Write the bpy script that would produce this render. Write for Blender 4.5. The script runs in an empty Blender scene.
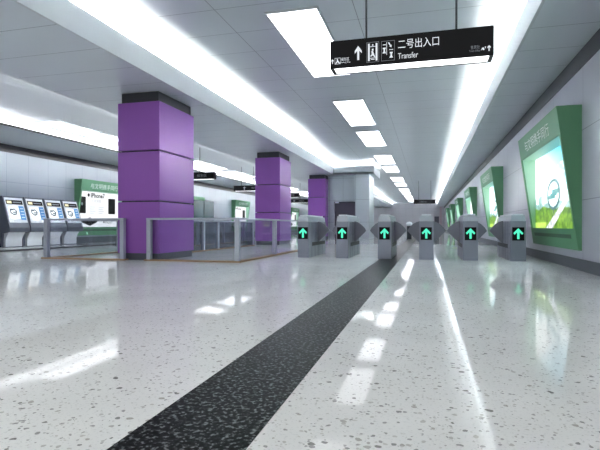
import bpy, bmesh, math, random
from mathutils import Vector, Matrix
random.seed(7)
D = bpy.data
scn = bpy.context.scene
COL = scn.collection

# ------------------------------------------------------------------ colour / material helpers
def lin(c):
    r = []
    for v in c:
        v = v / 255.0
        r.append(v / 12.92 if v <= 0.04045 else ((v + 0.055) / 1.055) ** 2.4)
    return tuple(r)

def mat(name, rgb, rough=0.5, metal=0.0, spec=0.5, emit=None, strength=1.0):
    m = D.materials.new(name); m.use_nodes = True
    b = m.node_tree.nodes['Principled BSDF']
    b.inputs['Base Color'].default_value = (*lin(rgb), 1)
    b.inputs['Roughness'].default_value = rough
    b.inputs['Metallic'].default_value = metal
    b.inputs['Specular IOR Level'].default_value = spec
    if emit:
        b.inputs['Emission Color'].default_value = (*lin(emit), 1)
        b.inputs['Emission Strength'].default_value = strength
    return m

class NT:
    """small node-expression builder"""
    def __init__(s, m):
        s.t = m.node_tree; s.n = s.t.nodes; s.l = s.t.links
        s.b = s.n['Principled BSDF']
    def _set(s, sock, v):
        if hasattr(v, 'is_output'): s.l.new(v, sock)
        elif v is not None: sock.default_value = v
    def math(s, op, a, b=None, clamp=False):
        n = s.n.new('ShaderNodeMath'); n.operation = op; n.use_clamp = clamp
        s._set(n.inputs[0], a)
        if b is not None: s._set(n.inputs[1], b)
        return n.outputs[0]
    def pos(s):
        g = s.n.new('ShaderNodeNewGeometry'); x = s.n.new('ShaderNodeSeparateXYZ')
        s.l.new(g.outputs['Position'], x.inputs[0])
        return g.outputs['Position'], x.outputs[0], x.outputs[1], x.outputs[2]
    def line(s, p, off, period, w):
        q = s.math('FRACT', s.math('DIVIDE', s.math('SUBTRACT', p, off - 1000 * period - w / 2), period))
        return s.math('LESS_THAN', q, w / period)
    def mix(s, f, a, b):
        n = s.n.new('ShaderNodeMix'); n.data_type = 'RGBA'
        s._set(n.inputs['Factor'], f)
        for i, v in ((6, a), (7, b)):
            if isinstance(v, tuple): v = (*v[:3], 1)
            s._set(n.inputs[i], v)
        return n.outputs[2]
    def noise(s, vec, scale, detail=3):
        n = s.n.new('ShaderNodeTexNoise'); s.l.new(vec, n.inputs['Vector'])
        n.inputs['Scale'].default_value = scale; n.inputs['Detail'].default_value = detail
        return n.outputs['Fac']
    def ramp(s, f, stops):
        n = s.n.new('ShaderNodeValToRGB'); s.l.new(f, n.inputs[0])
        e = n.color_ramp.elements
        while len(e) < len(stops): e.new(0.5)
        for k, (p, c) in enumerate(stops):
            e[k].position = p; e[k].color = (*c, 1)
        return n.outputs[0]
    def color(s, out): s.l.new(out, s.b.inputs['Base Color'])

def panel_mat(name, rgb, seam, rough, metal, spec, lines, w=0.014, var=0.03):
    """metal panels with thin dark joints; lines = [(axis, offset, period)]"""
    m = mat(name, rgb, rough, metal, spec); t = NT(m)
    P, x, y, z = t.pos()
    ax = {'x': x, 'y': y, 'z': z}
    f = None
    for a, off, per in lines:
        q = t.line(ax[a], off, per, w)
        f = q if f is None else t.math('MAXIMUM', f, q)
    base = lin(rgb)
    nz = t.noise(P, 0.55, 2)
    c = t.ramp(nz, [(0.3, tuple(v * (1 - var) for v in base)), (0.7, tuple(v * (1 + var) for v in base))])
    t.color(t.mix(f, c, lin(seam)))
    return m

def terrazzo():
    m = mat('terrazzo', (214, 216, 216), 0.05, 0, FLOOR_SPEC); t = NT(m)
    P, x, y, z = t.pos()
    wob = t.n.new('ShaderNodeTexNoise'); t.l.new(P, wob.inputs['Vector']); wob.inputs['Scale'].default_value = 22
    add = t.n.new('ShaderNodeVectorMath'); add.operation = 'MULTIPLY_ADD'
    t.l.new(wob.outputs['Color'], add.inputs[0]); add.inputs[1].default_value = (0.035, 0.035, 0); t.l.new(P, add.inputs[2])
    out = t.ramp(t.noise(P, 1.1, 4), [(0.35, lin((226, 228, 226))), (0.65, lin((236, 238, 236)))])
    fine = t.noise(P, 70, 3)
    out = t.mix(t.math('MULTIPLY', t.math('GREATER_THAN', fine, 0.60), 0.35), out, lin((192, 195, 194)))
    for scale, frac, rad, dark, mid in ((24, 0.12, 0.30, (122, 124, 122), (182, 182, 176)),
                                        (36, 0.15, 0.34, (142, 145, 144), (196, 196, 192)),
                                        (62, 0.20, 0.40, (164, 166, 164), (204, 204, 200))):
        v = t.n.new('ShaderNodeTexVoronoi'); v.inputs['Scale'].default_value = scale
        t.l.new(add.outputs[0], v.inputs['Vector'])
        sp = t.n.new('ShaderNodeSeparateColor'); t.l.new(v.outputs['Color'], sp.inputs[0])
        pick = t.math('LESS_THAN', sp.outputs[0], frac)
        r = t.math('MULTIPLY', t.math('ADD', sp.outputs[1], 0.35), rad)
        near = t.math('LESS_THAN', v.outputs['Distance'], r)
        chip = t.mix(sp.outputs[2], lin(dark), lin(mid))
        out = t.mix(t.math('MULTIPLY', pick, near), out, chip)
    t.color(out)
    return m

def granite():
    m = mat('black_granite', (40, 42, 44), 0.3, 0, 0.02); t = NT(m)
    P, x, y, z = t.pos()
    c = t.ramp(t.noise(P, 44, 6), [(0.40, lin((8, 9, 11))), (0.52, lin((28, 31, 33))), (0.64, lin((112, 118, 120)))])
    v = t.n.new('ShaderNodeTexVoronoi'); v.inputs['Scale'].default_value = 60; t.l.new(P, v.inputs['Vector'])
    sp = t.n.new('ShaderNodeSeparateColor'); t.l.new(v.outputs['Color'], sp.inputs[0])
    t.color(t.mix(t.math('MULTIPLY', t.math('LESS_THAN', sp.outputs[0], 0.25), 0.8), c, lin((22, 23, 25))))
    return m

def glass(name, tint, refl=0.06):
    m = D.materials.new(name); m.use_nodes = True
    nt = m.node_tree; nt.nodes.clear()
    o = nt.nodes.new('ShaderNodeOutputMaterial'); tr = nt.nodes.new('ShaderNodeBsdfTransparent')
    gl = nt.nodes.new('ShaderNodeBsdfGlossy'); mx = nt.nodes.new('ShaderNodeMixShader'); fr = nt.nodes.new('ShaderNodeLayerWeight')
    tr.inputs[0].default_value = (*lin(tint), 1); gl.inputs['Roughness'].default_value = 0.02
    gl.inputs['Color'].default_value = (0.9, 0.93, 0.95, 1)
    fr.inputs['Blend'].default_value = 0.12
    sc = nt.nodes.new('ShaderNodeMath'); sc.operation = 'MULTIPLY'; sc.inputs[1].default_value = 0.35
    nt.links.new(fr.outputs['Facing'], sc.inputs[0])
    nt.links.new(sc.outputs[0], mx.inputs[0]); nt.links.new(tr.outputs[0], mx.inputs[1])
    nt.links.new(gl.outputs[0], mx.inputs[2]); nt.links.new(mx.outputs[0], o.inputs[0])
    return m

def printed(name, strength, rough=0.3):
    """backlit print: the picture's colours live in the mesh's colour attribute"""
    m = mat(name, (20, 20, 20), rough, 0, 0.4); t = NT(m)
    a = t.n.new('ShaderNodeVertexColor'); a.layer_name = 'print'
    t.l.new(a.outputs['Color'], t.b.inputs['Emission Color']); t.b.inputs['Emission Strength'].default_value = strength
    return m

FLOOR_SPEC = 0.05
PANEL_E, COVE_E, LEFT_E = 2.3, 205.0, 1.3
M = dict(
    floor=terrazzo(), strip=granite(),
    ceil=panel_mat('ceiling_panels', (196, 203, 209), (120, 127, 136), 0.28, 0.2, 0.5,
                   [('y', 8.243, 1.1), ('x', -3.85, 2.55)]),
    soffit=panel_mat('soffit_panels', (206, 212, 219), (126, 132, 142), 0.30, 0.1, 0.5, [('y', 6.64, 1.1)]),
    lip=mat('lip_paint', (196, 200, 204), 0.4),
    smooth=mat('smooth_ceiling', (204, 210, 217), 0.35, 0.1),
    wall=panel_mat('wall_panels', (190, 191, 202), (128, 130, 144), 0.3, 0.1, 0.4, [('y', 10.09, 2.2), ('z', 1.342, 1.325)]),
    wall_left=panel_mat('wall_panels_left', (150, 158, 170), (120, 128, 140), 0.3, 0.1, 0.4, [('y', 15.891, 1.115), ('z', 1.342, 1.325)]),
    wall_end=panel_mat('wall_panels_end', (196, 194, 204), (140, 138, 150), 0.35, 0.05, 0.4, [('x', 0, 1.2), ('z', 1.3, 1.3)]),
    block=panel_mat('block_panels', (172, 180, 188), (116, 122, 130), 0.35, 0.2, 0.4, [('x', -4.45, 0.9), ('z', 2.55, 1.45)]),
    cornice=mat('dark_cornice', (62, 62, 70), 0.45), skirt=mat('dark_skirting', (84, 88, 98), 0.4),
    dark=mat('charcoal', (52, 54, 60), 0.45), black=mat('black', (14, 15, 17), 0.35, 0, 0.15),
    purple=mat('purple_panel', (148, 88, 180), 0.32, 0.1, 0.5),
    steel=mat('brushed_steel', (138, 144, 158), 0.32, 0.35), steel_l=mat('pale_steel', (178, 186, 196), 0.3, 0.4),
    steel_d=mat('dark_steel', (62, 66, 74), 0.3, 0.5), flap=mat('flap_grey', (128, 132, 144), 0.35, 0.3),
    white=mat('white_cap', (226, 230, 236), 0.35), post=mat('post_paint', (178, 184, 196), 0.35, 0.3),
    curb=mat('brown_curb', (156, 128, 96), 0.5),
    glass=glass('railing_glass', (247, 248, 250)),
    reflect_tint=glass('reflection_tint_glass', (206, 209, 216)),  # darker tint stands in for reflections on the inner panes
    arrow=mat('arrow_led', (60, 180, 140), 0.4, 0, 0.2, (84, 236, 190), 0.6),
    panel=mat('light_diffuser', (240, 240, 245), 0.5, 0, 0.2, (247, 248, 255), PANEL_E),
    panel_left=mat('light_diffuser_left', (240, 240, 245), 0.5, 0, 0.2, (247, 248, 255), 2.6),
    cove=mat('cove_led', (240, 240, 245), 0.5, 0, 0.2, (254, 253, 246), COVE_E),
    tube=mat('tube_led', (240, 240, 245), 0.5, 0, 0.2, (250, 250, 255), LEFT_E),
    signlight=mat('sign_diffuser', (240, 240, 245), 0.5, 0, 0.2, (250, 252, 255), 1.6),
    sign=mat('sign_black', (16, 17, 22), 0.3, 0, 0.15), ink=mat('white_ink', (222, 226, 232), 0.5, 0, 0.3, (222, 226, 232), 0.35),
    grey_ink=mat('grey_ink', (150, 154, 162), 0.5), hdr=mat('header_ink', (232, 244, 236), 0.4, 0, 0.4),
    rod=mat('rod', (50, 54, 60), 0.4, 0.5),
    green=mat('green_paint', (104, 158, 120), 0.45, 0.0, 0.2), slot=mat('slot', (58, 96, 72), 0.5),
    poster=printed('backlit_poster', 1.15), poster_soft=printed('soft_poster', 0.62), reveal_lit=mat('glow_paint', (176, 222, 196), 0.5, 0, 0.2), screen=printed('ticket_screen', 1.0),
    mach=mat('machine_housing', (92, 98, 110), 0.4, 0.2), mach_f=mat('machine_front', (226, 230, 236), 0.3, 0.2),
    mach_b=mat('machine_bowl', (232, 235, 239), 0.15, 0.3), keys=mat('blue_keypad', (84, 146, 200), 0.4, 0, 0.4, (84, 146, 200), 0.15),
    keyw=mat('key_white', (210, 230, 245), 0.4), amber=mat('amber_icon', (200, 190, 150), 0.4, 0, 0.3, (235, 222, 180), 0.5),
    door=mat('dark_door', (84, 82, 96), 0.3, 0.2), tealdoor=mat('teal_door', (66, 88, 92), 0.25, 0.2), rose=mat('rose_paint', (196, 176, 188), 0.4),
    leaf=mat('leaf_green', (120, 150, 60), 0.5), paper=mat('paper', (60, 64, 66), 0.5),
)

# ------------------------------------------------------------------ mesh helpers
def box(bm, x0, x1, y0, y1, z0, z1, bevel=0):
    mtx = Matrix.Translation(((x0 + x1) / 2, (y0 + y1) / 2, (z0 + z1) / 2)) @ Matrix.Diagonal((abs(x1 - x0), abs(y1 - y0), abs(z1 - z0), 1))
    r = bmesh.ops.create_cube(bm, size=1, matrix=mtx)
    if bevel:
        es = list({e for v in r['verts'] for e in v.link_edges})
        bmesh.ops.bevel(bm, geom=es, offset=bevel, segments=2, affect='EDGES', profile=0.5)

def prism(bm, pts, vec):
    """extrude a closed 3-D polygon along vec"""
    a = [bm.verts.new(p) for p in pts]; b = [bm.verts.new(Vector(p) + Vector(vec)) for p in pts]
    bm.faces.new(a); bm.faces.new(b[::-1])
    n = len(pts)
    for i in range(n):
        j = (i + 1) % n
        bm.faces.new((a[j], a[i], b[i], b[j]))

def cyl(bm, p, q, r, seg=10):
    p, q = Vector(p), Vector(q); d = q - p
    mtx = Matrix.Translation((p + q) / 2) @ d.to_track_quat('Z', 'Y').to_matrix().to_4x4()
    bmesh.ops.create_cone(bm, cap_ends=True, segments=seg, radius1=r, radius2=r, depth=d.length, matrix=mtx)

def obj(name, bm, m, parent=None, kind=None, smooth=False):
    bmesh.ops.recalc_face_normals(bm, faces=bm.faces)
    me = D.meshes.new(name); bm.to_mesh(me); bm.free()
    me.materials.append(M[m] if isinstance(m, str) else m)
    if smooth:
        for p in me.polygons: p.use_smooth = True
    o = D.objects.new(name, me); COL.objects.link(o)
    if parent: o.parent = parent
    if kind: o['kind'] = kind
    return o

def bx(name, m, x0, x1, y0, y1, z0, z1, parent=None, bevel=0, kind=None):
    bm = bmesh.new(); box(bm, x0, x1, y0, y1, z0, z1, bevel)
    return obj(name, bm, m, parent, kind)

def st(name, m, *a): return bx(name, m, *a, kind='structure')

def tag(o, label, cat, group=None):
    o['label'] = label; o['category'] = cat; o['kind'] = 'thing'
    if group: o['group'] = group
    return o

def thing(name, label, cat, loc=(0, 0, 0), rz=0, group=None):
    o = D.objects.new(name, None); COL.objects.link(o); o.empty_display_size = 0.2
    o.location = loc; o.rotation_euler = (0, 0, rz)
    return tag(o, label, cat, group)

def dup(root, loc, label, rz=None):
    r = root.copy(); COL.objects.link(r); r.location = loc; r['label'] = label
    if rz is not None: r.rotation_euler = (0, 0, rz)
    for ch in list(root.children):
        c = ch.copy(); COL.objects.link(c); c.parent = r
        for g in list(ch.children):
            d = g.copy(); COL.objects.link(d); d.parent = c
    return r

def text(name, s, size, mtx, m, parent, width=None, height=None, bold=0.0):
    """lettering as mesh, lower-left of its ink at mtx's origin, in mtx's XY plane, fitted to width/height"""
    cu = D.curves.new(name + '_c', 'FONT'); cu.body = s; cu.size = size; cu.resolution_u = 3; cu.offset = bold
    t = D.objects.new(name + '_t', cu); COL.objects.link(t)
    bpy.context.view_layer.update()
    me = D.meshes.new_from_object(t.evaluated_get(bpy.context.evaluated_depsgraph_get()))
    D.objects.remove(t); D.curves.remove(cu)
    xs = [v.co.x for v in me.vertices]; ys = [v.co.y for v in me.vertices]
    if not xs: return None
    sx = width / (max(xs) - min(xs)) if width else 1
    sy = height / (max(ys) - min(ys)) if height else sx
    if not width: sx = sy
    x0, y0 = min(xs), min(ys)
    for v in me.vertices:
        v.co = mtx @ Vector(((v.co.x - x0) * sx, (v.co.y - y0) * sy, 0))
    me.name = name; me.materials.clear(); me.materials.append(M[m])
    o = D.objects.new(name, me); COL.objects.link(o); o.parent = parent
    return o

def painted(name, fn, nx, ny, mtx, m, parent):
    """a printed sheet: a fine grid whose corner colours carry the picture; u right, v up in mtx's XY plane"""
    verts, faces, cols = [], [], []
    for j in range(ny + 1):
        for i in range(nx + 1):
            u, v = i / nx, j / ny
            verts.append(mtx @ Vector((u, v, 0))); cols.append((*lin(tuple(max(0, min(255, c)) for c in fn(u, v))), 1))
    for j in range(ny):
        for i in range(nx):
            a = j * (nx + 1) + i; faces.append((a, a + 1, a + nx + 2, a + nx + 1))
    me = D.meshes.new(name); me.from_pydata(verts, [], faces)
    ca = me.color_attributes.new('print', 'FLOAT_COLOR', 'POINT')
    for k, c in enumerate(cols): ca.data[k].color = c
    me.materials.append(M[m])
    o = D.objects.new(name, me); COL.objects.link(o); o.parent = parent
    return o

# ------------------------------------------------------------------ dimensions
Y0, Y1 = -9.0, 86.0
YC = 3.0            # hall's ceiling starts here; opening before it is added to let in fill light
XR, XL = 2.845, -16.7
ZS, ZC, ZLIP = 4.2, 4.9, 4.7
LR, LL = 1.65, -5.9            # cove lips
B0, B1 = 30.55, 34.5           # the portal block

# ------------------------------------------------------------------ setting
st('floor', 'floor', XL - .3, XR + .3, Y0, Y1 + .3, -0.2, 0)
st('trim_1', 'strip', -1.175, -0.665, Y0, Y1, -0.1, 0.002)
st('trim_2', 'dark', -13.62, -13.5, Y0, Y1, -0.1, 0.05)
st('wall_right', 'wall', XR, XR + .3, Y0, Y1, 0, ZS + .1)
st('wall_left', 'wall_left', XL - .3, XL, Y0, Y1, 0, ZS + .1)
st('wall_far', 'wall_end', XL - .3, XR + .3, Y1, Y1 + .3, 0, ZC + .2)
st('baseboard_right', 'skirt', XR - .03, XR, Y0, Y1, 0.0, 0.22)
st('baseboard_left', 'skirt', XL, XL + .03, Y0, Y1, 0.0, 0.3)
st('trim_3', 'cornice', XR - .02, XR, Y0, Y1, 3.86, ZS)
st('trim_4', 'cornice', XL, XL + .02, Y0, Y1, 3.88, ZS)
st('ceiling', 'ceil', LL - 1.35, LR + 1.15, YC, Y1, ZC, ZC + .1)
st('ceiling_right', 'soffit', LR + .05, XR, YC, Y1, ZS, ZS + .1)
st('ceiling_left', 'soffit', -9.0, LL - .05, YC, Y1, ZS, ZS + .1)
st('ceiling_recess', 'smooth', -13.6, -8.5, YC, Y1, 4.5, 4.6)
st('ceiling_edge', 'smooth', XL, -13.5, YC, Y1, ZS, ZS + .1)
st('trim_5', 'lip', -9.04, -9.0, YC, Y1, ZS + .003, 4.36)
st('wall_recess', 'lip', -8.55, -8.5, YC, Y1, ZS + .1, 4.5)
st('trim_6', 'lip', -13.56, -13.5, YC, Y1, ZS + .1, 4.5)
st('trim_7', 'black', -13.5, -13.44, YC, Y1, ZS - .02, ZS + .04)
st('wall_cove_right', 'lip', LR + 1.1, LR + 1.15, YC, Y1, ZS + .1, ZC)
st('wall_cove_left', 'lip', LL - 1.35, LL - 1.3, YC, Y1, ZS + .1, ZC)
st('trim_8', 'lip', LR, LR + .05, YC, Y1, ZS - .004, ZLIP)
st('trim_9', 'lip', LL - .05, LL, YC, B0, ZS - .004, ZLIP)
st('trim_10', 'lip', LL - .05, LL, B1, Y1, ZS - .004, ZLIP)
# portal block that stands across the left cove
bm = bmesh.new(); box(bm, LL - .05, -3.30, B0, B1, ZS, ZS + .1)
obj('ceiling_portal', bm, 'smooth', None, 'structure')
bm = bmesh.new()
box(bm, LL, -3.25, B0, B0 + .05, ZS - .004, ZLIP); box(bm, -3.30, -3.25, B0 + .05, B1 - .05, ZS - .004, ZLIP); box(bm, LL, -3.25, B1 - .05, B1, ZS - .004, ZLIP)
obj('trim_11', bm, mat('portal_lip', (168, 173, 178), 0.6, 0, 0.1), None, 'structure')
st('wall_portal_top', 'lip', LL - .5, -3.74, B0 + .5, B1 - .5, ZS + .1, ZC)
st('wall_portal_pier', 'block', -4.47, -3.57, B0 + .12, 33.5, 0, ZS)
bm = bmesh.new()
box(bm, -6.36, -5.95, 31.2, 33.5, 0, ZS); box(bm, -5.95, -4.47, 31.2, 33.5, 2.45, ZS)
obj('wall_portal', bm, 'block', None, 'structure')
d = thing('door_1', '', '', (0, 0, 0)); del d['label'], d['category']; d['kind'] = 'structure'
bx('door_leaf', 'door', -5.95, -4.47, 31.45, 31.55, 0, 2.4, d)
bx('door_frame', 'steel_d', -5.95, -4.47, 31.3, 31.42, 2.38, 2.45, d)
bx('lamp_plate', 'white', -5.9, -5.65, 31.24, 31.3, 2.36, 2.44, d)
d = thing('door_2', '', '', (0, 0, 0)); del d['label'], d['category']; d['kind'] = 'structure'
bx('door_leaf', 'tealdoor', XL, XL + .08, 32.0, 33.7, 0, 2.8, d)
bx('door_leaf', 'tealdoor', XL, XL + .08, 33.76, 35.5, 0, 2.8, d)
bx('door_frame', 'green', XL, XL + .12, 31.9, 33.8, 2.8, 3.05, d)
st('door_3', 'door', 1.25, 2.0, Y1 - .06, Y1, 0, 2.5)
st('wall_pilaster', 'rose', 2.1, 2.45, Y1 - .3, Y1, 0, ZS)

# ------------------------------------------------------------------ ceiling lights
ORD = ['first', 'second', 'third', 'fourth', 'fifth', 'sixth', 'seventh', 'eighth', 'ninth', 'tenth', 'eleventh', 'twelfth', 'thirteenth']
def ceiling_light(length, wide, label, loc, group, pm='panel'):
    t = thing('ceiling_light', label, 'ceiling light', loc, 0, group)
    bx('diffuser', pm, -wide / 2, wide / 2, 0, length, -.035, -.005, t)
    bm = bmesh.new(); w = wide / 2
    box(bm, -w - .03, -w, -.03, length + .03, -.04, 0); box(bm, w, w + .03, -.03, length + .03, -.04, 0)
    box(bm, -w, w, -.03, 0, -.04, 0); box(bm, -w, w, length, length + .03, -.04, 0)
    obj('light_frame', bm, 'lip', t)
    return t
starts = [(8.6, 3.97), (15.2, 3.9), (20.35, 3.9), (27.5, 3.95), (32.5, 3.85), (40.1, 3.9), (45.4, 4.1), (52.2, 4.2), (57.8, 4.2), (65, 4.2), (70.3, 4.2), (77.5, 4.2)]
for k, (y, L) in enumerate(starts):
    ceiling_light(L, .97, 'square white light panel in the raised ceiling, %s of its row from the camera' % ORD[k] if k else
                  'largest white light panel in the raised ceiling, nearest, beside the big hanging sign', (-2.455, y, ZC), 'light panels along the raised ceiling')
for k, y in enumerate((13.8, 19.0, 24.2, 29.4, 36.4, 41.6, 48.4, 53.6)):
    ceiling_light(4.0, .93, 'white light panel in the left ceiling recess, %s along its row from the camera' % ORD[k], (-12.77, y, 4.5), 'light panels in the left recess', 'panel_left')

def led(label, segs, m='cove', z0=4.42, z1=4.48):
    bm = bmesh.new()
    for (x0, x1, y0, y1) in segs: box(bm, x0, x1, y0, y1, z0, z1)
    o = tag(obj('cove_light', bm, m), label, 'cove light', 'cove lights')
    bm = bmesh.new()
    for (x0, x1, y0, y1) in segs: box(bm, x0, x1, y0, y1, ZS + .101, z0)
    obj('mounting_rail', bm, 'lip', o)
    return o
led('long white cove light behind the right ceiling lip above the poster wall', [(LR + 1.03, LR + 1.09, YC, Y1)])
led('long white cove light behind the left ceiling lip above the purple pillars', [(LL - 1.29, LL - 1.23, YC, B0 + .3)])
M['cove_portal'] = mat('cove_led_portal', (240, 240, 245), 0.5, 0, 0.2, (254, 253, 246), 50.0)
led('white cove light behind the lip that crosses above the grey portal block', [(LL - .3, -3.67, B0 + .40, B0 + .48), (-3.73, -3.67, B0 + .48, B1 - .52)], 'cove_portal')
M['recess_fill'] = mat('recess_fill_led', (240, 240, 245), 0.5, 0, 0.2, (254, 253, 246), 130.0)  # added fill lamp, hidden in the recess to brighten the left aisle
led('added unseen fill light along the near edge of the left ceiling recess', [(-8.72, -8.66, YC, Y1)], 'recess_fill', 4.36, 4.42)
led('distant white cove light continuing beyond the grey portal block', [(LL - 1.29, LL - 1.23, B1 - .3, Y1)])
bm = bmesh.new()
n = 10
pr = [(-13.5 + .10 * math.sin(math.pi * i / n), 4.33 + .125 * math.cos(math.pi * i / n)) for i in range(n + 1)]
prism(bm, [(x, YC, z) for x, z in pr], (0, Y1 - YC, 0))
tag(obj('strip_light', bm, 'tube', smooth=False), 'continuous round white strip light along the ceiling edge above the ticket machines', 'strip light')

# ------------------------------------------------------------------ pillars
def pillar(loc, label):
    t = thing('pillar', label, 'pillar', loc, 0, 'purple pillars')
    w, dp = 1.18, 1.8
    i = .07
    bx('core', 'dark', i, w - i, i, dp - i, 0.0, 4.0, t)
    bx('collar', 'dark', i - .002, w - i + .002, i - .002, dp - i + .002, 3.93, ZS - .003, t)
    bx('plinth', 'skirt', .04, w - .04, .04, dp - .04, 0, .17, t)
    for z0, z1 in ((.17, 1.45), (1.482, 2.706), (2.738, 3.94)):
        bx('cladding_panel', 'purple', 0, w, 0, dp, z0, z1, t, .012)
    return t
p0 = pillar((-7.55, 10.49, 0), 'purple clad pillar nearest the camera, between the two glass railings')
for y, l in ((20.48, 'second purple pillar, behind the right glass railing'),
             (30.47, 'third purple pillar, beside the grey portal block with the dark door'),
             (52.0, 'small distant purple pillar seen past the right edge of the grey block')):
    dup(p0, (-7.55, y, 0), l)

# ------------------------------------------------------------------ ticket gates
def gate(x, w, label, left=True, right=True):
    yf = 12.45; Lg = 2.25
    t = thing('ticket_gate', label, 'ticket gate', (x, yf, 0), 0, 'row of ticket gates')
    h = w / 2
    bm = bmesh.new()
    cuts = [0, .38, .78, 1.16, 1.75, Lg]
    for a, b in zip(cuts, cuts[1:]): box(bm, -h, h, a + .012, b - .012, 0, .97, .006)
    box(bm, -h + .015, h - .015, .02, Lg - .02, 0.005, .96)
    obj('cabinet', bm, 'steel', t)
    bm = bmesh.new()
    prism(bm, [(-h + .01, .012, .972), (h - .01, .012, .972), (h - .03, .03, 1.11), (-h + .03, .03, 1.11)], (0, Lg - .04, 0))
    obj('head', bm, 'steel_l', t)
    bx('lid', 'white', -h + .06, h - .06, .04, Lg - .15, 1.11, 1.15, t, .01)
    dw = .135
    dsp = bx('arrow_display', 'black', -dw, dw, -.006, .008, .50, .82, t)
    bm = bmesh.new(); c = .66
    prism(bm, [(-.026, -.012, c - .125), (.026, -.012, c - .125), (.026, -.012, c + .04), (.085, -.012, c - .02), (.11, -.012, c + .02),
               (0, -.012, c + .135), (-.11, -.012, c + .02), (-.085, -.012, c - .02), (-.026, -.012, c + .04)], (0, .006, 0))
    obj('arrow', bm, 'arrow', dsp)
    for s in (-1, 1):
        bx('sensor_strip', 'black', s * h - .004, s * h + .004, .42, Lg - .1, .30, .40, t)
        if (s < 0 and left) or (s > 0 and right):
            bm = bmesh.new()
            pts = [(0, .985), (.09, .96), (.19, .90), (.29, .80), (.335, .715), (.19, .56), (.02, .40), (0, .40)]
            prism(bm, [(s * (h + px), 1.16, pz) for px, pz in pts], (0, .05, 0))
            obj('flap', bm, 'flap', t)
    return t
gx = [(-3.225, .31), (-2.16, .32), (-1.057, .345), (-.017, .352), (1.035, .352), (2.12, .352)]
gl = ['leftmost ticket gate with green arrow, beside the glass railing', 'second ticket gate from the left, in front of the portal door',
      'ticket gate standing on the black floor strip', 'ticket gate just right of the black floor strip, under the far sign',
      'second ticket gate from the right, in front of distant green posters', 'rightmost ticket gate, beside the large green poster box']
for k, (x, w) in enumerate(gx): gate(x, w, gl[k], k > 0, k < 5)

# ------------------------------------------------------------------ hanging signs
def hanging_sign(name, label, x0, x1, y, z0, z1, zc, rods, depth=.26, group=None):
    t = thing(name, label, 'hanging sign', ((x0 + x1) / 2, y, z0), 0, group)
    w = (x1 - x0) / 2; h = z1 - z0
    bx('sign_box', 'sign', -w, w, 0, depth, 0.012, h, t)
    bx('light_diffuser', 'signlight', -w + .045, w - .045, .016, depth - .03, 0.004, 0.014, t)
    bm = bmesh.new()
    box(bm, -w, -w + .045, 0, depth, 0, .012); box(bm, w - .045, w, 0, depth, 0, .012); box(bm, -w, w, 0, .016, 0, .012); box(bm, -w, w, depth - .03, depth, 0, .012)
    obj('diffuser_rim', bm, 'black', t)
    for rx in rods:
        bm = bmesh.new(); cyl(bm, (rx - (x0 + x1) / 2, depth / 2, h), (rx - (x0 + x1) / 2, depth / 2, zc - z0), .013)
        obj('rod', bm, 'rod', t)
    return t
SX0, SX1, SY, SZ0, SZ1 = -1.155, .732, 5.8, 2.79, 3.126
S = hanging_sign('hanging_sign', 'large black hanging sign with white arrow and exit lettering, nearest the camera', SX0, SX1, SY, SZ0, SZ1, ZC, (-.726, .335), .26)
cx = (SX0 + SX1) / 2
def SM(x, z, d=-.003):    # sign-face frame: local XY -> sign face
    return Matrix.Translation((x - cx, d, z - SZ0)) @ Matrix(((1, 0, 0, 0), (0, 0, -1, 0), (0, 1, 0, 0), (0, 0, 0, 1)))
def plate(bm, x0, x1, z0, z1, d=.004): box(bm, x0 - cx, x1 - cx, -d, 0, z0 - SZ0, z1 - SZ0)
def poly(bm, pts, d=.004): prism(bm, [(x - cx, -d, z - SZ0) for x, z in pts], (0, d, 0))
def arrow_pts(x, z0, z1, w):
    s = w / 7; mid = z1 - (z1 - z0) * .42; k = (z1 - z0) * .07
    return [(x - s, z0), (x + s, z0), (x + s, mid + k), (x + w / 2, mid - k * 1.5), (x + w / 2, mid + k), (x, z1), (x - w / 2, mid + k), (x - w / 2, mid - k * 1.5), (x - s, mid + k)]
bm = bmesh.new(); poly(bm, arrow_pts(-.808, 2.868, 3.04, .085)); obj('arrow', bm, 'ink', S)
def ring(bm, x0, x1, z0, z1, w):
    plate(bm, x0, x1, z1 - w, z1); plate(bm, x0, x1, z0, z0 + w); plate(bm, x0, x0 + w, z0 + w, z1 - w); plate(bm, x1 - w, x1, z0 + w, z1 - w)
bm = bmesh.new(); ring(bm, -.708, -.558, 2.825, 3.07, .005); ring(bm, -.531, -.372, 2.828, 3.067, .005)
obj('pictogram_frame', bm, 'grey_ink', S)
bm = bmesh.new()
plate(bm, -.690, -.668, 2.843, 3.053); plate(bm, -.598, -.576, 2.843, 3.053)
plate(bm, -.668, -.598, 2.873, 2.879); plate(bm, -.668, -.598, 3.012, 3.018)
plate(bm, -.643, -.623, 2.965, 2.988); poly(bm, [(-.650, 2.96), (-.628, 2.96), (-.615, 2.918), (-.6, 2.888), (-.612, 2.884), (-.632, 2.91), (-.655, 2.892), (-.662, 2.902), (-.645, 2.924)])
plate(bm, -.655, -.611, 2.856, 2.864); plate(bm, -.641, -.625, 3.026, 3.042)
obj('escalator_pictogram', bm, 'ink', S)
bm = bmesh.new()
for x, z in ((-.512, 2.92), (-.430, 2.862)):
    plate(bm, x, x + .034, z + .052, z + .068); plate(bm, x + .008, x + .026, z + .022, z + .050); poly(bm, [(x - .004, z), (x + .038, z), (x + .028, z + .022), (x + .006, z + .022)])
plate(bm, -.512, -.476, 3.018, 3.026); plate(bm, -.470, -.464, 2.90, 3.05); plate(bm, -.436, -.390, 2.955, 2.962)
poly(bm, [(-.452, 3.046), (-.436, 3.046), (-.418, 3.012), (-.408, 3.016), (-.41, 2.985), (-.435, 2.998), (-.428, 3.006), (-.445, 3.03)])
obj('stairs_pictogram', bm, 'ink', S)
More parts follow.
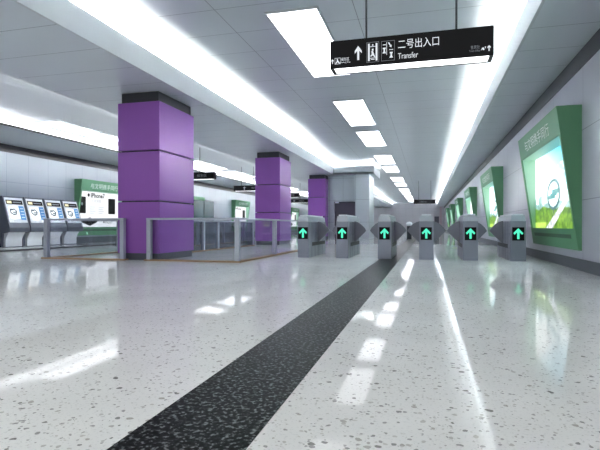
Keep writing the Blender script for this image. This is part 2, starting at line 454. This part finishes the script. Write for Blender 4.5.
text('chinese_lettering', '二号出入口', .12, SM(-.334, 2.955), 'ink', S, .469, .112)
text('english_lettering', 'Transfer', .07, SM(-.334, 2.838), 'ink', S, .232, .068)
bm = bmesh.new(); poly(bm, arrow_pts(-1.126, 2.848, 2.905, .032)); obj('arrow', bm, 'ink', S)
bm = bmesh.new()
poly(bm, [(-1.073, 2.906), (-1.062, 2.906), (-1.055, 2.882), (-1.03, 2.848), (-1.045, 2.846), (-1.062, 2.866), (-1.08, 2.846), (-1.09, 2.85), (-1.07, 2.878)])
ring(bm, -1.097, -1.025, 2.84, 2.915, .003)
obj('walker_pictogram', bm, 'ink', S)
text('chinese_lettering', '候车区', .05, SM(-1.018, 2.872), 'ink', S, .098, .042)
text('english_lettering', 'Waiting Area', .03, SM(-1.026, 2.842), 'ink', S, .12, .022)
text('chinese_lettering', '售票处', .05, SM(.484, 2.874), 'grey_ink', S, .098, .042)
text('english_lettering', 'Ticket Office', .03, SM(.468, 2.843), 'grey_ink', S, .118, .022)
bm = bmesh.new(); poly(bm, [(.594, 2.852), (.606, 2.880), (.622, 2.886), (.634, 2.858), (.622, 2.852), (.612, 2.864)]); poly(bm, [(.64, 2.868), (.648, 2.892), (.636, 2.892)])
obj('ticket_pictogram', bm, 'ink', S)
bm = bmesh.new(); poly(bm, arrow_pts(.681, 2.84, 2.906, .036)); obj('arrow', bm, 'ink', S)

F = hanging_sign('hanging_sign', 'small black hanging sign far down the hall above the gates', -1.15, .73, 44.0, 2.82, 3.2, ZC, (-.726, .335), .26)
def face_text(t, s, x, z, w, h, d=-.004):
    text('lettering', s, .1, Matrix.Translation((x, d, z)) @ Matrix(((1, 0, 0, 0), (0, 0, -1, 0), (0, 1, 0, 0), (0, 0, 0, 1))), 'grey_ink', t, w, h)
face_text(F, '二号出入口', -.45, .12, .6, .15)
for (x0, x1, y, zb, l) in ((-10.5, -8.66, 18.47, 2.83, 'black hanging sign in the left aisle, right beside the nearest purple pillar'),
                           (-10.58, -8.75, 25.2, 2.83, 'black hanging sign in the left aisle, left of the second purple pillar'),
                           (-10.35, -8.5, 31.7, 2.83, 'upper of two tiny hanging signs between second and third purple pillars'),
                           (-11.6, -9.72, 39.2, 2.83, 'lower of two tiny hanging signs between second and third purple pillars')):
    t = hanging_sign('hanging_sign', l, x0, x1, y, zb, zb + .30, 4.2 if x1 > -9 else 4.5, ((x0 + x1) / 2 + .22, (x0 + x1) / 2 - .5), .26, 'hanging signs in the left aisle')
    face_text(t, '候车区', .15, .1, .45, .12)
    bm = bmesh.new(); prism(bm, [(-.3, -.004, .06), (-.24, -.004, .06), (-.24, -.004, .17), (-.18, -.004, .17), (-.27, -.004, .25), (-.36, -.004, .17), (-.3, -.004, .17)], (0, .004, 0))
    obj('arrow', bm, 'grey_ink', t)

# ------------------------------------------------------------------ backlit poster boxes
def hsh(x, y):
    v = math.sin(x * 127.1 + y * 311.7) * 43758.5453
    return v - math.floor(v)
def vn(x, y):
    xi, yi = math.floor(x), math.floor(y); fx, fy = x - xi, y - yi
    fx, fy = fx * fx * (3 - 2 * fx), fy * fy * (3 - 2 * fy)
    a, b, c, d = hsh(xi, yi), hsh(xi + 1, yi), hsh(xi, yi + 1), hsh(xi + 1, yi + 1)
    return a + (b - a) * fx + (c - a) * fy + (a - b - c + d) * fx * fy
def mixc(a, b, t):
    t = max(0, min(1, t)); return tuple(p + (q - p) * t for p, q in zip(a, b))
def ad_city(u, v):
    sky = mixc((252, 255, 255), (24, 150, 196), (u - .45) * 1.3 + (v - .55) * 1.2)
    c = mixc(sky, (240, 252, 248), (.62 - v) * 3)
    if u > .58 and .66 < v < .80 and vn(u * 46, v * 30) > .56: c = mixc(c, (250, 255, 255), .8)
    sk = .30 + .10 * (vn(u * 16, 3) > .5) * (u < .42) + .05 * vn(u * 30, 7)
    if v < sk: c = mixc((168, 200, 194), (84, 116, 120), vn(u * 60, v * 22) * (1.0 if u < .5 else .6))
    hedge = .24 - .10 * abs(u - .15) + .08 * vn(u * 9, 1.3)
    if v < hedge:
        k = vn(u * 30, v * 20) * .6 + vn(u * 70, v * 44) * .4
        c = mixc((30, 72, 12), (120, 158, 44), k * 1.3)
    a, b = .30 + v * 1.25, .47 + v * 1.05                     # the pale road running up to the right
    if a < u < b and v < .36: c = mixc((196, 200, 202), (110, 120, 128), (vn(u * 30, v * 18) > .62) * .7)
    if v < .08 and u < .3: c = mixc(c, (220, 240, 120), .5)
    e = math.hypot((u - .487) / .155, (v - .43) / .197)         # the ring emblem
    if .80 < e < 1.02: c = (36, 92, 96)
    elif e <= .80:
        c = mixc(c, (236, 250, 248), .7)
        w = (v - .43) / .197
        if .05 < abs(w) < .30 and abs(u - .487 - .045 * (1 if w > 0 else -1)) < .085: c = (52, 120, 120)
        if abs(w) <= .07 and abs(u - .487) < .08: c = (52, 120, 120)
    if abs(u - .487) < .012 and .18 < v < .24: c = (60, 84, 90)
    return c
def ad_phone(u, v): return (246, 249, 252)

HDR = '与文明携手同行'
def poster_box(label, loc, rz, kind, group, Lb=4.0):
    """local frame: +X along the wall to the reader's right, +Y into the wall (wall face at y=0), front faces -Y"""
    t = thing('poster_box', label, 'poster box', loc, rz, group)
    zb, zt = .38, 3.16
    dep = lambda z: -(.06 + .385 * (z - zb) / (zt - zb))
    zo0, zo1, j = .80, 2.62, .10
    def sec(z0, z1): return [(0, z0), (dep(z0), z0), (dep(z1), z1), (0, z1)]
    bm = bmesh.new()
    for a, b, z0, z1 in ((0, Lb, zo1, zt), (0, Lb, zb, zo0), (0, j, zo0, zo1), (Lb - j, Lb, zo0, zo1)):
        prism(bm, [(a, y, z) for y, z in sec(z0, z1)], (b - a, 0, 0))
    obj('housing', bm, 'green', t)
    bm = bmesh.new()                                   # added inner faces, paler than the green frame to imitate screen glow
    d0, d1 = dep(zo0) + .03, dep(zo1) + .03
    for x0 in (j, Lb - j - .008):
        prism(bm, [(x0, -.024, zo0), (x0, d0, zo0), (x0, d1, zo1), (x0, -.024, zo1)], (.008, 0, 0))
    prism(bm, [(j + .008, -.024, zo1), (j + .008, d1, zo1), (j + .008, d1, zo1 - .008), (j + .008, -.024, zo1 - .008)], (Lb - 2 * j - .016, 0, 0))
    obj('reveal_glow', bm, 'reveal_lit', t)
    mt = Matrix.Translation((j, -.02, zo0)) @ Matrix(((Lb - 2 * j, 0, 0, 0), (0, 0, -1, 0), (0, zo1 - zo0, 0, 0), (0, 0, 0, 1)))
    # lettering lies on the slanted header
    s = math.atan2(.385, zt - zb)
    rot = Matrix.Rotation(math.pi / 2 + s, 4, 'X')
    p = Vector((Lb * .19, dep(2.74) - .004, 2.74))
    text('header_lettering', HDR, .3, Matrix.Translation(p) @ rot, 'hdr', t, Lb * .62, .27)
    bm = bmesh.new()
    prism(bm, [(.35, dep(.60) - .003, .60), (.35, dep(.68) - .003, .68), (.35, dep(.68) + .01, .68), (.35, dep(.60) + .01, .60)], (Lb - .7, 0, 0))
    obj('vent_slot', bm, 'slot', t)
    if kind == 'city':
        sc = painted('poster', ad_city, 150, 84, mt, 'poster', t)
    else:
        sc = painted('poster', ad_phone, 4, 4, mt, 'poster_soft', t)
        w, h = Lb - 2 * j, zo1 - zo0
        PX = lambda u: j + u * w
        PZ = lambda v: zo0 + v * h
        def rr(x0, x1, z0, z1, m, name, r=.05):
            bm = bmesh.new(); box(bm, x0, x1, -.045, -.022, z0, z1)
            es = [e for e in bm.edges if abs(e.verts[0].co.y - e.verts[1].co.y) > .01]
            bmesh.ops.bevel(bm, geom=es, offset=r, segments=4, affect='EDGES', profile=.5)
            return obj(name, bm, m, sc)
        rr(PX(.03), PX(.20), PZ(.38), PZ(.84), 'black', 'phone_picture'); rr(PX(.74), PX(.91), PZ(.38), PZ(.84), 'black', 'phone_picture')
        bm = bmesh.new()
        for q in (.115,): cyl(bm, (PX(q), -.05, PZ(.64)), (PX(q), -.044, PZ(.64)), .07, 16)
        obj('lens_picture', bm, 'steel_l', sc)
        bm = bmesh.new(); prism(bm, [(PX(.30), -.03, PZ(.03)), (PX(.48), -.03, PZ(.15)), (PX(.30), -.03, PZ(.27)), (PX(.06), -.03, PZ(.15))], (0, .006, 0))
        obj('dark_diamond', bm, 'black', sc)
        fm = lambda u, v: Matrix.Translation((PX(u), -.026, PZ(v))) @ Matrix(((1, 0, 0, 0), (0, 0, -1, 0), (0, 1, 0, 0), (0, 0, 0, 1)))
        text('lettering', 'iPhone7', .2, fm(.32, .83), 'black', sc, 1.1, .24, .006)
        text('small_lettering', '7 月发售', .1, fm(.35, .70), 'grey_ink', sc, .7, .15)
        text('small_lettering', 'iPhone7', .1, fm(.66, .10), 'black', sc, .6, .12)
        for u, v, r in ((.27, .895, .085), (.63, .14, .055)):
            bm = bmesh.new(); cyl(bm, (PX(u), -.03, PZ(v)), (PX(u), -.024, PZ(v)), r, 14)
            prism(bm, [(PX(u), -.03, PZ(v) + r), (PX(u) + r * .5, -.03, PZ(v) + r * 1.5), (PX(u) + r * .1, -.03, PZ(v) + r * 1.5)], (0, .006, 0))
            obj('fruit_mark', bm, 'black', sc)
        bm = bmesh.new()
        for c in (.30, .50):
            for q in range(4): box(bm, PX(c), PX(c + .13 - .03 * (q % 2)), -.026, -.022, PZ(.56 - q * .06), PZ(.575 - q * .06))
        obj('fine_print', bm, 'steel_l', sc)
    return t
R90 = math.pi / 2
pb = poster_box('nearest and largest green poster box on the right wall, cityscape with ring emblem', (XR, 14.15, 0), -R90, 'city', 'green poster boxes on the right wall')
for y, l in ((23.85, 'second green poster box on the right wall, seen between the two rightmost gates'), (33.9, 'third green poster box along the right wall'),
             (45.2, 'fourth green poster box along the right wall'), (56.7, 'fifth green poster box along the right wall'),
             (67.5, 'sixth and farthest green poster box along the right wall')):
    dup(pb, (XR, y, 0), l, -R90)
lb = poster_box('green poster box on the left wall with white phone advert, beside the ticket machines', (XL, 19.8, 0), R90, 'phone', 'green poster boxes on the left wall', 3.5)
dup(lb, (XL, 39.3, 0), 'green poster box with phone advert on left wall, left of second purple pillar', R90)
dup(lb, (XL, 57.5, 0), 'tiny distant green poster box with white advert between second and third pillars', R90)

# ------------------------------------------------------------------ ticket machines
def scr_map(u, v):
    c = (232, 240, 244)
    if v < .12: c = (206, 220, 230)
    for (x0, z0, x1, z1) in ((.2, .75, .5, .75), (.2, .75, .2, .5), (.2, .5, .45, .35), (.45, .35, .7, .4), (.7, .4, .8, .62), (.8, .62, .6, .8), (.45, .55, .7, .55)):
        dx, dz = x1 - x0, z1 - z0; tt = max(0, min(1, ((u - x0) * dx + (v - z0) * dz) / (dx * dx + dz * dz)))
        if math.hypot(u - x0 - tt * dx, v - z0 - tt * dz) < .065: c = (54, 70, 82)
    return c
def machine(loc, label):
    """front faces -Y; width along X"""
    t = thing('ticket_machine', label, 'ticket machine', loc, R90, 'row of ticket machines')
    W = 1.0
    top, bot = (-.42, 2.05), (-.80, .78)
    fy = lambda z: top[0] + (bot[0] - top[0]) * (top[1] - z) / (top[1] - bot[1])
    bm = bmesh.new()
    prism(bm, [(0, 0, 0), (0, -.38, 0), (0, -.42, .55), (0, bot[0], .62), (0, bot[0], bot[1]), (0, top[0], top[1]), (0, 0, 2.05)], (W, 0, 0))
    obj('housing', bm, 'mach', t)
    def slab(name, x0, x1, z0, z1, m, parent, off=.012, off0=0.0):
        bm = bmesh.new()
        prism(bm, [(x0, fy(z0) - off0, z0), (x0, fy(z1) - off0, z1), (x0, fy(z1) - off, z1), (x0, fy(z0) - off, z0)], (x1 - x0, 0, 0))
        return obj(name, bm, m, parent)
    slab('front_panel', .06, W - .06, .99, 1.99, 'mach_f', t)
    ds = slab('top_display', .10, W - .10, 1.72, 1.90, 'black', t, .018, .01)
    slab('lit_icon', .14, .36, 1.76, 1.86, 'amber', ds, .021, .016)
    slab('route_lettering', .42, .82, 1.79, 1.83, 'grey_ink', ds, .021, .016)
    z0, z1 = 1.13, 1.64
    o = Vector((.12, fy(z0) - .019, z0)); up = Vector((0, fy(z1) - fy(z0), z1 - z0))
    mt = Matrix(((.48, 0, 0, o.x), (0, up.y, -1, o.y), (0, up.z, 0, o.z), (0, 0, 0, 1)))
    slab('screen_bezel', .105, .615, z0 - .015, z1 + .015, 'steel_l', t, .016, .01)
    painted('touch_screen', scr_map, 32, 26, mt, 'screen', t)
    kp = slab('keypad', .65, .90, 1.10, 1.66, 'keys', t, .017, .01)
    for q in range(4): slab('key_row', .70, .86, 1.18 + q * .12, 1.22 + q * .12, 'keyw', kp, .02, .015)
    slab('coin_plate', .30, .62, 1.02, 1.08, 'white', t, .02, .01)
    bm = bmesh.new()
    pr = [(-.40, .60), (-.66, .60)] + [(-.66 + .16 * math.sin(a * math.pi / 12) ** 1, .60 - .34 * a / 6) for a in range(1, 7)] + [(-.50, .02), (-.40, .02)]
    prism(bm, [(.10, y, z) for y, z in pr], (W - .20, 0, 0))
    obj('lower_bowl', bm, 'mach_b', t)
    return t
m0 = machine((XL + .035, 15.24, 0), 'nearest ticket machine with touch screen, at the left photo edge')
for k, l in ((1, 'second ticket machine of the row against the left wall'), (2, 'third ticket machine of the row, seen above the left railing'),
             (3, 'farthest ticket machine of the row, next to the green poster box')):
    dup(m0, (XL + .035, 15.24 + 1.055 * k, 0), l, R90)

# ------------------------------------------------------------------ glass railings
def railing(label, runs, posts, pane='glass'):
    t = thing('glass_railing', label, 'railing', (posts[0][0], posts[0][1], 0), 0, 'glass railings')
    ox, oy = posts[0]
    for (x, y) in posts:
        x -= ox; y -= oy
        bx('post', 'post', x - .055, x + .055, y - .055, y + .055, 0, 1.0, t, .008)
    for (xa, ya, xb, yb) in runs:
        xa -= ox; xb -= ox; ya -= oy; yb -= oy
        if abs(xb - xa) > abs(yb - ya):
            bx('top_rail', 'post', xa - .06, xb + .06, ya - .06, ya + .06, 1.0, 1.045, t, .008)
            bx('curb', 'curb', xa - .1, xb + .1, ya - .09, ya + .09, 0, .035, t)
            bx('glass_pane', pane, xa + .055, xb - .055, ya - .006, ya + .006, .035, 1.0, t)
        else:
            bx('top_rail', 'post', xa - .06, xa + .06, ya + .06, yb + .06, 1.0, 1.045, t, .008)
            bx('curb', 'curb', xa - .09, xa + .09, ya + .09, yb + .09, 0, .035, t)
            bx('glass_pane', pane, xa - .006, xa + .006, ya + .055, yb - .055, .035, 1.0, t)
railing('left glass railing with grey posts, in front of the ticket machines', [(-9.6, 10.37, -7.32, 10.37), (-9.6, 10.37, -9.6, 24.3)],
        [(-9.6, 10.37), (-7.32, 10.37)] + [(-9.6, y) for y in (13.4, 16.2, 18.9, 21.6, 24.3)])
railing('right glass railing with corner post, between nearest pillar and ticket gates', [(-6.59, 10.4, -4.27, 10.4), (-4.27, 10.4, -4.27, 18.8)],
        [(-6.59, 10.4), (-4.27, 10.4), (-4.27, 13.2), (-4.27, 16.0), (-4.27, 18.8)])
railing('inner glass railing seen through the right railing, running back from the nearest pillar', [(-7.35, 12.6, -7.35, 19.6)],
        [(-7.35, 12.6), (-7.35, 14.85), (-7.35, 16.0), (-7.35, 17.8), (-7.35, 19.6)], 'reflect_tint')

# ------------------------------------------------------------------ small items far down the hall
t = thing('litter_bin', 'small silver domed bin far behind the gates on the black strip', 'bin', (-1.12, 32, 0))
bm = bmesh.new(); cyl(bm, (0, 0, 0), (0, 0, .85), .16, 16); obj('bin_body', bm, 'steel_d', t)
bm = bmesh.new(); bmesh.ops.create_uvsphere(bm, u_segments=16, v_segments=8, radius=.2, matrix=Matrix.Translation((0, 0, .98)) @ Matrix.Diagonal((1, 1, .75, 1)))
obj('bin_dome', bm, 'white', t, smooth=True)
t = thing('floor_sticker', 'thin dark and green sticker lying on the floor behind the gates', 'floor sticker', (.72, 19.35, 0))
bx('dark_strip', 'paper', 0, .28, -.05, .05, 0.0, .004, t); bx('green_square', 'leaf', .24, .42, -.14, .14, 0.0, .006, t)

# ------------------------------------------------------------------ world, camera, view
w = D.worlds.new('world'); scn.world = w; w.use_nodes = True
w.node_tree.nodes['Background'].inputs[0].default_value = (1, 1, .97, 1)
w.node_tree.nodes['Background'].inputs[1].default_value = 0.55

cam = D.cameras.new('camera'); co = D.objects.new('camera', cam); COL.objects.link(co)
co.location = (0, 0, 0.85)
th = math.atan(127 / 478.0)
co.rotation_euler = (math.radians(90), 0, th)
cam.sensor_fit = 'HORIZONTAL'; cam.sensor_width = 36.0; cam.lens = 36.0 * 478 / 600
cam.shift_y = 1.0 / 600
cam.clip_start = .05; cam.clip_end = 300
scn.camera = co
scn.view_settings.view_transform = 'Standard'; scn.view_settings.look = 'None'
scn.view_settings.exposure = 0.82; scn.view_settings.gamma = 1.0; scn.view_settings.use_curve_mapping = False
scn.cycles.max_bounces = 10; scn.cycles.diffuse_bounces = 6; scn.cycles.glossy_bounces = 4
scn.cycles.sample_clamp_indirect = 0.0; scn.cycles.use_denoising = True
scn.cycles.caustics_reflective = False
